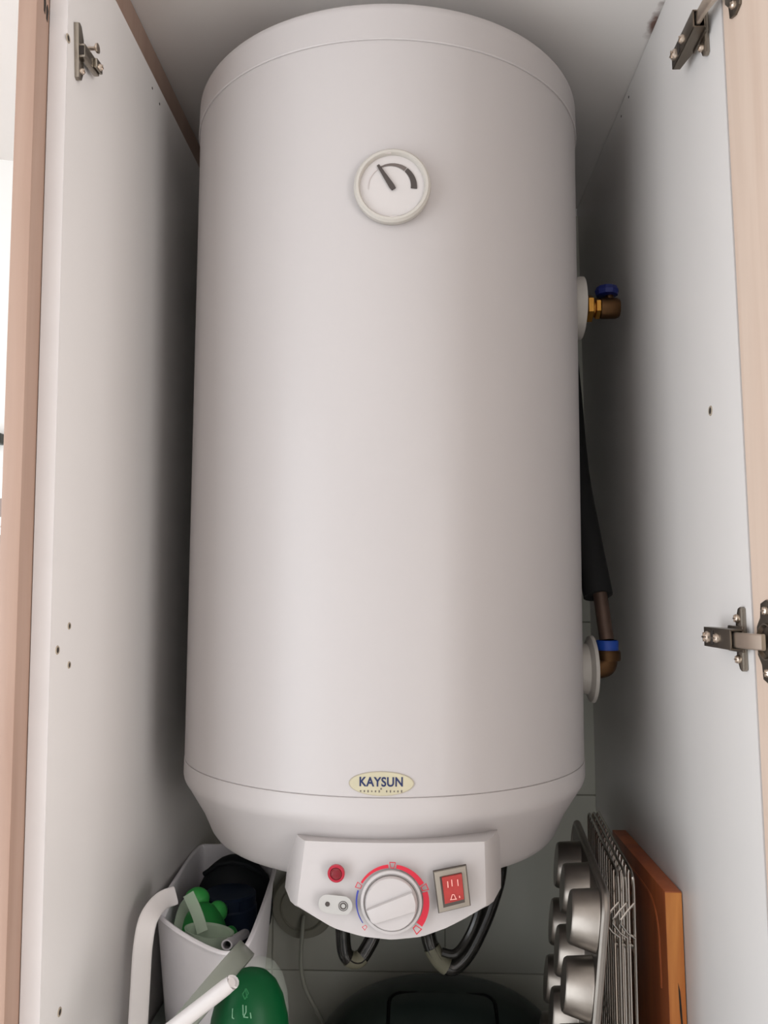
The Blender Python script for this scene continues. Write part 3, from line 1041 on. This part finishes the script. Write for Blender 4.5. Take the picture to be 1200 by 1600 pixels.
hose([(-0.052, 0.03, -0.2705), (-0.0525, 0.04, -0.34), (-0.0515, 0.05, -0.395), (-0.0475, 0.05, -0.424), (-0.0335, 0.055, -0.4315), (-0.0215, 0.06, -0.418), (-0.0125, 0.065, -0.400), (0.001, 0.07, -0.36), (0.006, 0.07, -0.2705)],
     0.0088, 'shorter black sheathed hose loop left below the control panel', (26, 36))
hose([(0.046, 0.03, -0.2705), (0.0455, 0.04, -0.35), (0.0500, 0.05, -0.400), (0.0600, 0.05, -0.4235), (0.0770, 0.05, -0.4365), (0.0950, 0.055, -0.4245), (0.1120, 0.06, -0.3980), (0.1270, 0.065, -0.365), (0.1370, 0.07, -0.330), (0.139, 0.07, -0.2660)],
     0.0092, 'longer black sheathed hose loop right below the rocker switch', (20, 31),
     [(0.066, 0.045, -0.417), (0.082, 0.045, -0.418), (0.098, 0.05, -0.400), (0.110, 0.055, -0.372), (0.118, 0.06, -0.33), (0.120, 0.06, -0.268)])
sk = thing('round_socket', 'pale round wall box on the tiles under the heater', 'wall box', (-0.128, TILE, -0.452))
MB().lathe([(0, 0.03), (0.036, 0.03), (0.0445, 0.027), (0.047, 0.020), (0.047, 0.0)], frame((-0.128, TILE, -0.452), (1, 0, 0), (0, 0, 1), (0, -1, 0)), 40).build('cover', M['socket'], sk)
MB().lathe([(0.030, 0.030), (0.032, 0.033), (0.034, 0.030)], frame((-0.128, TILE, -0.452), (1, 0, 0), (0, 0, 1), (0, -1, 0)), 40).build('cover_ring', M['socket'], sk)
tag(MB().tube(spline([(-0.126, 0.27, -0.462), (-0.1262, 0.26, -0.475), (-0.127, 0.25, -0.514), (-0.1225, 0.245, -0.54), (-0.1150, 0.24, -0.556), (-0.091, 0.245, -0.600), (-0.088, 0.268, SHELF + 0.006), (-0.10, 0.290, SHELF + 0.0035), (-0.14, 0.294, SHELF + 0.0035)], 6), 0.003, 10).build('cable', M['cable']),
    'thin pale cable hanging from the round wall box down the tiles', 'cable')

# ------------------------------------------------------------------ black appliance on the shelf
ap = thing('black_appliance', 'glossy black domed kitchen appliance with recessed lid window under the heater', 'appliance', (0.067, 0.178, SHELF))
AX, AY, A, B = 0.067, 0.178, 0.169, 0.112


def dome(x, y):
    u, t = abs((x - AX) / A), abs((y - AY) / B)
    s = min(1.0, u ** 2.3 + t ** 2.3)
    return -0.612 + 0.102 * (1 - s) ** 0.55


mb = MB()
N, K = 72, 16
pts = [(AX, AY, dome(AX, AY))]
for j in range(1, K + 1):
    q = math.sin(PI / 2 * j / K)
    for k in range(N):
        a = 2 * PI * k / N
        ca, sa = math.cos(a), math.sin(a)
        rr = (abs(ca) ** 2.3 + abs(sa) ** 2.3) ** (-1 / 2.3)
        x, y = AX + A * q * rr * ca, AY + B * q * rr * sa
        pts.append((x, y, dome(x, y) if j < K else -0.612))
fs = [(0, 1 + k, 1 + (k + 1) % N) for k in range(N)]
for j in range(K - 1):
    for k in range(N):
        a, b = 1 + j * N + k, 1 + j * N + (k + 1) % N
        fs.append((a, a + N, b + N, b))
mb.poly(pts, fs)
mb.build('lid', M['black_gloss'], ap, smooth=50)
mb = MB()
O1 = [(AX + A * 1.01 * math.cos(2 * PI * k / N) * (abs(math.cos(2 * PI * k / N)) ** 2.3 + abs(math.sin(2 * PI * k / N)) ** 2.3) ** (-1 / 2.3),
       AY + B * 1.01 * math.sin(2 * PI * k / N) * (abs(math.cos(2 * PI * k / N)) ** 2.3 + abs(math.sin(2 * PI * k / N)) ** 2.3) ** (-1 / 2.3)) for k in range(N)]
mb.prism([(x, y) for x, y in O1], T(0, 0, SHELF + 0.004), 0.0235, 0.004)
mb.build('body', M['black_matte'], ap)
for (x, y) in ((-0.04, 0.11), (0.17, 0.11), (-0.04, 0.25), (0.17, 0.25)):
    MB().lathe([(0, 0), (0.009, 0), (0.009, 0.004), (0, 0.004)], T(x, y, SHELF), 12).build('foot', M['black_matte'], ap)


# recessed window on the front slope of the lid
def on_dome(x, y, off):
    e = 1e-3
    n_ = Vector((-(dome(x + e, y) - dome(x - e, y)) / (2 * e), -(dome(x, y + e) - dome(x, y - e)) / (2 * e), 1)).normalized()
    return Vector((x, y, dome(x, y))) + n_ * off


WX0, WX1, WY0, WY1 = 0.001, 0.137, 0.098, 0.158
fr = rrect(WX1 - WX0, WY1 - WY0, 0.014, 6)
mxc, myc = (WX0 + WX1) / 2, (WY0 + WY1) / 2
win = MB().tube([on_dome(mxc + p[0], myc + p[1], 0.0003) for p in fr], 0.0028, 8, closed=True).build('window_frame', M['black_matte'], ap)
mb = MB()
gx, gy = 14, 8
pts = [on_dome(WX0 + 0.003 + (WX1 - WX0 - 0.006) * i / gx, WY0 + 0.003 + (WY1 - WY0 - 0.006) * j / gy, 0.0007) for j in range(gy + 1) for i in range(gx + 1)]
mb.poly(pts, [(j * (gx + 1) + i, j * (gx + 1) + i + 1, (j + 1) * (gx + 1) + i + 1, (j + 1) * (gx + 1) + i) for j in range(gy) for i in range(gx)])
mb.build('lid_window', M['black_window'], win, smooth=60)

# ------------------------------------------------------------------ cutting board
cb = MB().box(0.2843, 0.3015, -0.0974, 0.128, SHELF, -0.2975, f=lambda p: Vector((p.x + 0.0027 - 0.009 * p.z - 0.0029, p.y, p.z)), bev=0.0012).build('cutting_board', M['acacia'])
tag(cb, 'thick reddish wooden cutting board on edge against the right cabinet side', 'cutting board')
fe = MB().box(0.2847, 0.3011, -0.0980, -0.0966, SHELF + 0.001, -0.2985, f=lambda p: Vector((p.x + 0.0027 - 0.009 * p.z - 0.0029, p.y, p.z))).build('end_grain', M['acacia_edge'], cb, smooth=0)
fe['label'] = 'orange front edge'
MB().prism([(-0.0012, 0.020), (0.0006, 0.012), (0.0016, -0.004), (0.0022, -0.020), (0.0008, -0.022), (-0.0004, -0.006)], frame((0.2985, -0.0981, -0.405), (1, 0, 0), (0, 0, 1), (0, -1, 0)), 0.0003).build('dark_streak', M['hole'], cb, smooth=0)
mb = MB()
gp = [(0.2848, -0.075, -0.40), (0.2848, -0.072, -0.345), (0.2848, -0.055, -0.322), (0.2848, -0.02, -0.316), (0.2848, 0.06, -0.316), (0.2848, 0.10, -0.33), (0.2848, 0.107, -0.40)]
mb.tube([Vector((p.x - 0.009 * p.z - 0.0006, p.y, p.z)) for p in spline(gp, 5)], 0.0016, 6)
mb.build('juice_groove', M['acacia'], cb)

# ------------------------------------------------------------------ wire cooling racks
def make_rack(x_f, x_b, yf, yb, ztop, label):
    t = thing('cooling_rack', label, 'cooling rack', ((x_f + x_b) / 2, (yf + yb) / 2, SHELF), 'wire cooling racks between tin and board')
    X = lambda y: x_f + (x_b - x_f) * (y - yf) / (yb - yf)
    zb_ = SHELF + 0.0018
    n = 15
    r = 0.0017
    mb = MB()
    P = []
    for (y, z) in ((yf + 0.012, ztop), (yf + 0.003, ztop - 0.004), (yf, ztop - 0.014), (yf, zb_ + 0.014), (yf + 0.004, zb_ + 0.003), (yf + 0.014, zb_),
                   (yb - 0.014, zb_), (yb - 0.004, zb_ + 0.003), (yb, zb_ + 0.014), (yb, ztop - 0.014), (yb - 0.004, ztop - 0.003), (yb - 0.014, ztop)):
        P.append((X(y), y, z))
    mb.tube(P, r, 8, closed=True)
    mb.build('frame', M['wire'], t)
    first = None
    for i in range(1, n):
        y = yf + (yb - yf) * i / n
        pos = (X(y), y, (ztop + zb_) / 2)
        if first is None:
            first = MB().tube([(X(y) - 0.002, y, zb_), (X(y) - 0.0022, y, ztop - 0.003), (X(y) - 0.001, y, ztop + 0.0004)], 0.0013, 6).build('wire', M['wire'], t, org=pos)
        else:
            dup(first, t, Vector((pos[0], pos[1], pos[2] + H)) - t.location)
    for z in (ztop - 0.075, ztop - 0.19):
        MB().tube([(X(yf), yf, z), (X(yb), yb, z)], 0.0015, 6).build('cross_wire', M['wire'], t)
    # bent foot: a V of wire
    for y in (yf - 0.0016,):
        a = Vector((X(y), y, ztop - 0.028))
        MB().tube([a, a + Vector((-0.008, -0.004, -0.006)), a + Vector((-0.016, -0.008, -0.0135)), a + Vector((-0.0165, -0.008, -0.0165)), a + Vector((-0.008, -0.003, -0.028)), a + Vector((0, 0, -0.034))], 0.0012, 6).build('foot', M['wire'], t)
    return t


make_rack(0.2585, 0.2790, -0.0865, 0.180, -0.2850, 'wire cooling rack standing next to the wooden board, the rightmost of three')
make_rack(0.2515, 0.2730, -0.0830, 0.178, -0.2860, 'wire cooling rack standing between two others beside the muffin tin')
make_rack(0.2445, 0.2668, -0.0795, 0.176, -0.2865, 'wire cooling rack standing next to the muffin tin, the leftmost of three')

# ------------------------------------------------------------------ muffin tin standing on its short side
tin = thing('muffin_tin', 'grey metal muffin tin stood upright with cup bottoms facing left', 'baking tin', (0.19, -0.04, SHELF))
# axes: u along the depth of the cabinet, vv up the tin, n towards the heater
P0 = Vector((0.2090, -0.178, -0.2765))                # front top corner
u_ = Vector((0.0235, 0.270, 0.0)).normalized()
dn = Vector((-0.040, 0.0, -0.3600)).normalized()
nn_ = u_.cross(dn).normalized()
if nn_.x > 0:
    nn_ = -nn_
tm = frame(P0, u_, dn, nn_)
TW, TH = 0.270, 0.3595
mb = MB()
cups_u = [0.0365 + 0.0795 * i for i in range(3)]
cups_v = [0.034 + 0.0630 * j for j in range(5)]
# flange: rounded sheet with rolled rim (cups cover the openings)
mb.prism([(a + TW / 2, b + TH / 2) for a, b in rrect(TW - 0.004, TH - 0.004, 0.016, 6)], tm @ T(0, 0, -0.0006), 0.0012)
mb.build('flange', M['tin_dark'], tin)
mb = MB()
mb.tube([tm @ Vector((a + TW / 2, b + TH / 2, -0.002)) for a, b in rrect(TW, TH, 0.018, 6)], 0.0042, 10, closed=True)
mb.build('rolled_rim', M['tin'], tin)
first = None
for j, b in enumerate(cups_v):
    for i, a in enumerate(cups_u):
        pos = tm @ Vector((a, b, 0))
        if first is None:
            first = MB().lathe([(0.0292, 0.0006), (0.0286, 0.002), (0.0246, 0.0235), (0.0230, 0.0256), (0.0, 0.0260)], tm @ T(a, b, 0), 36).build('cup', M['tin'], tin, org=pos)
        else:
            dup(first, tin, Vector((pos.x, pos.y, pos.z + H)) - tin.location)

# ------------------------------------------------------------------ left side: stack with tub, bowl, jug
BOXT = -0.4625
fb = thing('storage_box', 'frosted plastic storage box on the shelf under the grey-white tub', 'box', (-0.18, -0.06, SHELF))
mb = MB()
x0, x1, y0, y1 = -0.252, -0.164, -0.120, 0.120
mb.box(x0, x1, y0, y1, SHELF, SHELF + 0.003, bev=0.001)
mb.box(x0, x0 + 0.003, y0, y1, SHELF, BOXT - 0.004)
mb.box(x1 - 0.003, x1, y0, y1, SHELF, BOXT - 0.004)
mb.box(x0, x1, y0, y0 + 0.003, SHELF, BOXT - 0.004)
mb.box(x0, x1, y1 - 0.003, y1, SHELF, BOXT - 0.004)
mb.build('box_body', M['frost'], fb, smooth=0)
MB().box(x0 - 0.001, x1 + 0.002, y0 - 0.002, y1 + 0.002, BOXT - 0.007, BOXT, bev=0.002).build('box_lid', M['frost'], fb)

tub = thing('plastic_tub', 'grey-white plastic tub with folded white handle beside the left cabinet side', 'tub', (-0.19, 0.02, BOXT))
rim = spline([(-0.2570, 0.165, -0.3385), (-0.2520, 0.06, -0.338), (-0.2475, -0.010, -0.338), (-0.2440, -0.055, -0.3365), (-0.2290, -0.085, -0.337), (-0.1930, -0.117, -0.3425),
              (-0.1560, -0.138, -0.3475), (-0.1380, -0.1365, -0.346), (-0.1305, -0.120, -0.343), (-0.1345, 0.0, -0.3415), (-0.1420, 0.10, -0.340), (-0.1560, 0.160, -0.339), (-0.1900, 0.176, -0.3385), (-0.2380, 0.178, -0.3385)], 6, True)
cen = Vector((-0.190, 0.022, 0))


def shrink(p, kx, ky, z, inset=0.0):
    d = Vector((p.x - cen.x, p.y - cen.y, 0))
    l = d.length
    return Vector((cen.x + d.x * kx * (1 - inset / l), cen.y + d.y * ky * (1 - inset / l), z))


NRM = len(rim)
mb = MB()
rows = []
for s in (0.0, 0.25, 0.5, 0.75, 0.97, 1.0):
    zz = lambda p: p.z + (BOXT + 0.001 - p.z) * s
    rows.append([shrink(p, 1 - 0.16 * s - (0.04 if s == 1 else 0), 1 - 0.20 * s - (0.02 if s == 1 else 0), zz(p)) for p in rim])
for s in (1.0, 0.97, 0.6, 0.3, 0.0):
    zz = lambda p: p.z + (BOXT + 0.004 - p.z) * s
    rows.append([shrink(p, 1 - 0.16 * s - (0.04 if s == 1 else 0), 1 - 0.20 * s - (0.02 if s == 1 else 0), zz(p), 0.0028) for p in rim])
pts = [p for r in rows for p in r]
fs = []
for a in range(len(rows) - 1):
    if a == 5:
        continue
    for k in range(NRM):
        fs.append((a * NRM + k, a * NRM + (k + 1) % NRM, (a + 1) * NRM + (k + 1) % NRM, (a + 1) * NRM + k))
fs.append(tuple(5 * NRM + k for k in range(NRM)))
fs.append(tuple(6 * NRM + k for k in range(NRM))[::-1])
mb.poly(pts, fs)
mb.build('tub_body', M['tub'], tub, smooth=40)
MB().tube([p for p in rim], 0.0026, 8, closed=True).build('tub_rim', M['tub'], tub)
hp = spline([(-0.2225, -0.070, -0.3185), (-0.2300, -0.090, -0.3175), (-0.2345, -0.115, -0.3250), (-0.2360, -0.126, -0.3470), (-0.2360, -0.131, -0.3830), (-0.2355, -0.136, -0.4170), (-0.2350, -0.140, -0.445), (-0.2350, -0.142, BOXT + 0.003)], 6)
MB().tube(hp, 1, 16, flat=(0.0190, 0.0085, (0.25, -1, 0.35))).build('handle', M['handle'], tub)
MB().tube([(-0.2330, -0.072, -0.337), (-0.2290, -0.074, -0.3275), (-0.2265, -0.078, -0.3205)], 0.0045, 10).build('pivot', M['tub'], tub)

# contents of the tub
TB = BOXT + 0.0045
gt = thing('green_toy', 'rounded green plastic toy with small knobs inside the tub', 'toy', (-0.196, 0.01, TB))


def ellip(c, r, rot=None, n=20, k=14):
    prof = [(math.sin(PI * i / k), -math.cos(PI * i / k)) for i in range(k + 1)]
    prof = [(0 if i in (0, k) else a, b) for i, (a, b) in enumerate(prof)]
    m_ = T(*c) @ (rot or Matrix.Identity(4)) @ Matrix.Diagonal((r[0], r[1], r[2], 1))
    return MB().lathe(prof, m_, n)


ellip((-0.2060, -0.004, -0.4030), (0.0300, 0.0310, 0.0550)).build('toy_body', M['green_toy'], gt, smooth=80)
ellip((-0.2180, 0.014, -0.3505), (0.0145, 0.0130, 0.0130)).build('toy_knob', M['green_toy2'], gt, smooth=80)
ellip((-0.1930, 0.010, -0.3630), (0.0115, 0.0120, 0.0120)).build('toy_knob', M['green_toy2'], gt, smooth=80)
ellip((-0.1745, -0.004, -0.3860), (0.0090, 0.0100, 0.0130)).build('toy_knob', M['green_toy'], gt, smooth=80)

sc = thing('clear_scoop', 'translucent plastic measuring scoop leaning in the front of the tub', 'scoop', (-0.196, -0.045, TB))
rot = Euler((math.radians(-6), math.radians(8), 0)).to_matrix().to_4x4()
smx = T(-0.1900, -0.0600, -0.3850) @ rot
MB().lathe([(0.0, -0.03), (0.0195, -0.03), (0.0225, -0.026), (0.0255, 0.026), (0.0268, 0.028), (0.0255, 0.028), (0.0240, 0.026), (0.021, -0.024), (0.0, -0.026)], smx, 32).build('scoop_cup', M['scoop'], sc)
MB().tube(spline([(-0.196, -0.046, -0.364), (-0.203, -0.040, -0.350), (-0.211, -0.034, -0.338), (-0.2165, -0.032, -0.329)], 5), 1, 12, flat=(0.0125, 0.0022, (0, -1, 0.4))).build('scoop_handle', M['scoop'], sc)
st = tag(MB().tube(spline([(-0.2275, -0.035, -0.400), (-0.2295, -0.02, -0.372), (-0.2270, 0.0, -0.352), (-0.2120, 0.012, -0.3475)], 6), 1, 12, flat=(0.013, 0.0022, (0.6, -1, 0.2))).build('clear_strap', M['scoop']),
         'translucent plastic strip curved along the left inside of the tub', 'strip')
tag(ellip((-0.2220, -0.028, -0.4350), (0.0090, 0.020, 0.0230)).build('lime_ball', M['yellow'], smooth=80), 'lime yellow piece in the left front corner of the tub', 'toy')
tb = MB()
ax = [(-0.1550, -0.098, -0.3660), (-0.1560, -0.06, -0.372), (-0.158, 0.0, -0.3820), (-0.160, 0.06, -0.392)]
tb.lathe([(0.0042, 0), (0.0058, 0), (0.0058, 0.14), (0.0042, 0.14), (0.0042, 0)], frame((-0.1595, -0.092, -0.3585), (0, -0.1, 1), (1, 0, 0), Vector((-0.055, 1.0, -0.30))), 18)
tag(tb.build('white_tube', M['tub']), 'hollow whitish tube lying along the right inside of the tub', 'tube')
cu = thing('blue_cup', 'dark blue plastic cup upside down at the back of the tub', 'cup', (-0.19, 0.062, TB))
MB().lathe([(0, 0.1), (0.029, 0.1), (0.0315, 0.098), (0.0315, 0.086), (0.0330, 0.084), (0.0345, 0.0), (0.032, 0.0), (0.031, 0.08)], T(-0.190, 0.062, TB), 36).build('cup_body', M['cup_blue'], cu)
for k in range(3):
    a = math.radians(250 + 28 * k)
    MB().box(-0.002, 0.002, -0.0015, 0.0015, 0.086, 0.0975, mtx=T(-0.190 + 0.0315 * math.cos(a), 0.062 + 0.0315 * math.sin(a), TB) @ Matrix.Rotation(a + PI / 2, 4, 'Z')).build('grip_rib', M['cup_blue'], cu, smooth=0)

dp = thing('dark_pouch', 'black soft pouch filling the back of the grey-white tub', 'pouch', (-0.195, 0.132, TB))
mb = ellip((-0.1985, 0.130, -0.396), (0.050, 0.036, 0.0610), n=28, k=16)
for v_ in mb.bm.verts:
    k_ = 1 + 0.05 * math.sin(v_.co.x * 190) * math.cos(v_.co.z * 120)
    v_.co.x = -0.196 + (v_.co.x + 0.196) * k_
    v_.co.z = max(v_.co.z, TB + 0.0005)
mb.build('pouch_body', M['pouch'], dp, smooth=70)
MB().tube([(-0.236, 0.118, -0.3560), (-0.217, 0.114, -0.3430), (-0.198, 0.112, -0.3390), (-0.179, 0.114, -0.3430), (-0.161, 0.118, -0.3560)], 0.0030, 8).build('seam', M['pouch'], dp)

# translucent lid on edge, clear bottle, tall green jug, white utensil
dv = Vector((-0.640, 0.0, -0.768)).normalized()
vw = Vector((-0.215, 0.88, -0.43))
vw = (vw - dv * dv.dot(vw)).normalized()
ax3 = dv.cross(vw).normalized()
if ax3.x < 0:
    ax3 = -ax3
RB = 0.062
bc = Vector((-0.1153, -0.228, -0.3095)) + dv * RB
bm_ = frame(bc, dv, ax3.cross(dv), ax3)
ld = thing('plastic_tray', 'translucent round plastic tray standing tilted on edge in front of the tub', 'lid', bc)
MB().lathe([(0, -0.001), (RB - 0.006, -0.001), (RB - 0.004, 0.004), (RB - 0.006, 0.005), (RB - 0.009, 0.001), (0, 0.001)], bm_, 56).build('disc', M['clear'], ld, smooth=40)
MB().lathe([(RB - 0.004, -0.008), (RB, -0.009), (RB, 0.008), (RB - 0.002, 0.009), (RB - 0.004, 0.007), (RB - 0.004, -0.008)], bm_, 64).build('rim', M['clear_rim'], ld)

bt = thing('clear_bottle', 'clear plastic bottle with rounded shoulder behind the dark green jug', 'bottle', (-0.113, -0.163, SHELF))
MB().lathe([(0, 0), (0.026, 0), (0.0285, 0.004), (0.0285, 0.25), (0.0270, 0.268), (0.0225, 0.283), (0.0150, 0.2935), (0.007, 0.298), (0, 0.299)], T(-0.113, -0.163, SHELF), 40).build('bottle_body', M['clear'], bt, smooth=60)

JX, JY = -0.1050, -0.250
jg = thing('green_jug', 'dark green plastic jug with printed measure marks at the bottom left corner', 'jug', (JX, JY, SHELF))
jm = T(JX, JY, -0.3720)
prof = [(0, 0.0575), (0.0075, 0.0565), (0.0155, 0.0530), (0.0225, 0.0460), (0.0280, 0.0350), (0.0320, 0.019), (0.0340, 0.0), (0.0345, -0.02), (0.0345, -0.24), (0.032, SHELF + 0.372), (0.0, SHELF + 0.372)]
MB().lathe(prof, jm, 56).build('jug_body', M['green_jug'], jg, smooth=60)


def jug_mark(segs, ang, z):
    mb = MB()
    for (a, b), (c, d) in segs:
        P = []
        for (q, h) in ((a, b), (c, d)):
            zz_ = z + h
            rr = 0.0345
            for (r1, h1), (r2, h2) in zip(prof, prof[1:]):
                if h2 <= zz_ <= h1:
                    rr = r1 + (r2 - r1) * (h1 - zz_) / max(1e-6, h1 - h2)
                    break
            t_ = ang + q / 0.027
            P.append(jm @ Vector((rr * math.cos(t_), rr * math.sin(t_), z + h)))
        mb.tube(P, 0.0005, 6)
    return mb


ja = math.radians(272)
jug_mark([((-0.0105, 0.002), (-0.0095, -0.004)), ((-0.0095, -0.004), (-0.0078, -0.0045)), ((-0.002, 0.005), (-0.0008, -0.0018)), ((0.0008, 0.0045), (0.0012, 0.0005)), ((0.0012, 0.0005), (-0.0005, -0.0028)), ((-0.0005, -0.0028), (0.0030, -0.0032)), ((0.0045, 0.0), (0.0052, -0.004))], ja, 0.0355).build('measure_marks', M['jug_print'], jg, smooth=0)
jug_mark([((-0.003, 0.0), (0.0, 0.003)), ((0.0, 0.003), (0.003, 0.0005)), ((0.003, 0.0005), (0.0, -0.003)), ((0.0, -0.003), (-0.003, 0.0)), ((-0.001, 0.003), (0.002, -0.002))], ja - 0.02, 0.0470).build('measure_emblem', M['jug_emblem'], jg, smooth=0)

wh = thing('white_utensil', 'white plastic utensil handle lying diagonally in front of the green jug', 'utensil', (-0.17, -0.302, -0.36))
hp = [(-0.1100, -0.301, -0.3030), (-0.1120, -0.301, -0.3045), (-0.128, -0.302, -0.3165), (-0.150, -0.303, -0.333), (-0.190, -0.304, -0.363), (-0.225, -0.305, -0.389), (-0.2520, -0.306, -0.409)]
MB().tube(spline(hp, 4), [0.0035] + [0.0058] * 4 + [0.0062] * 20, 14).build('grip', M['rod'], wh)
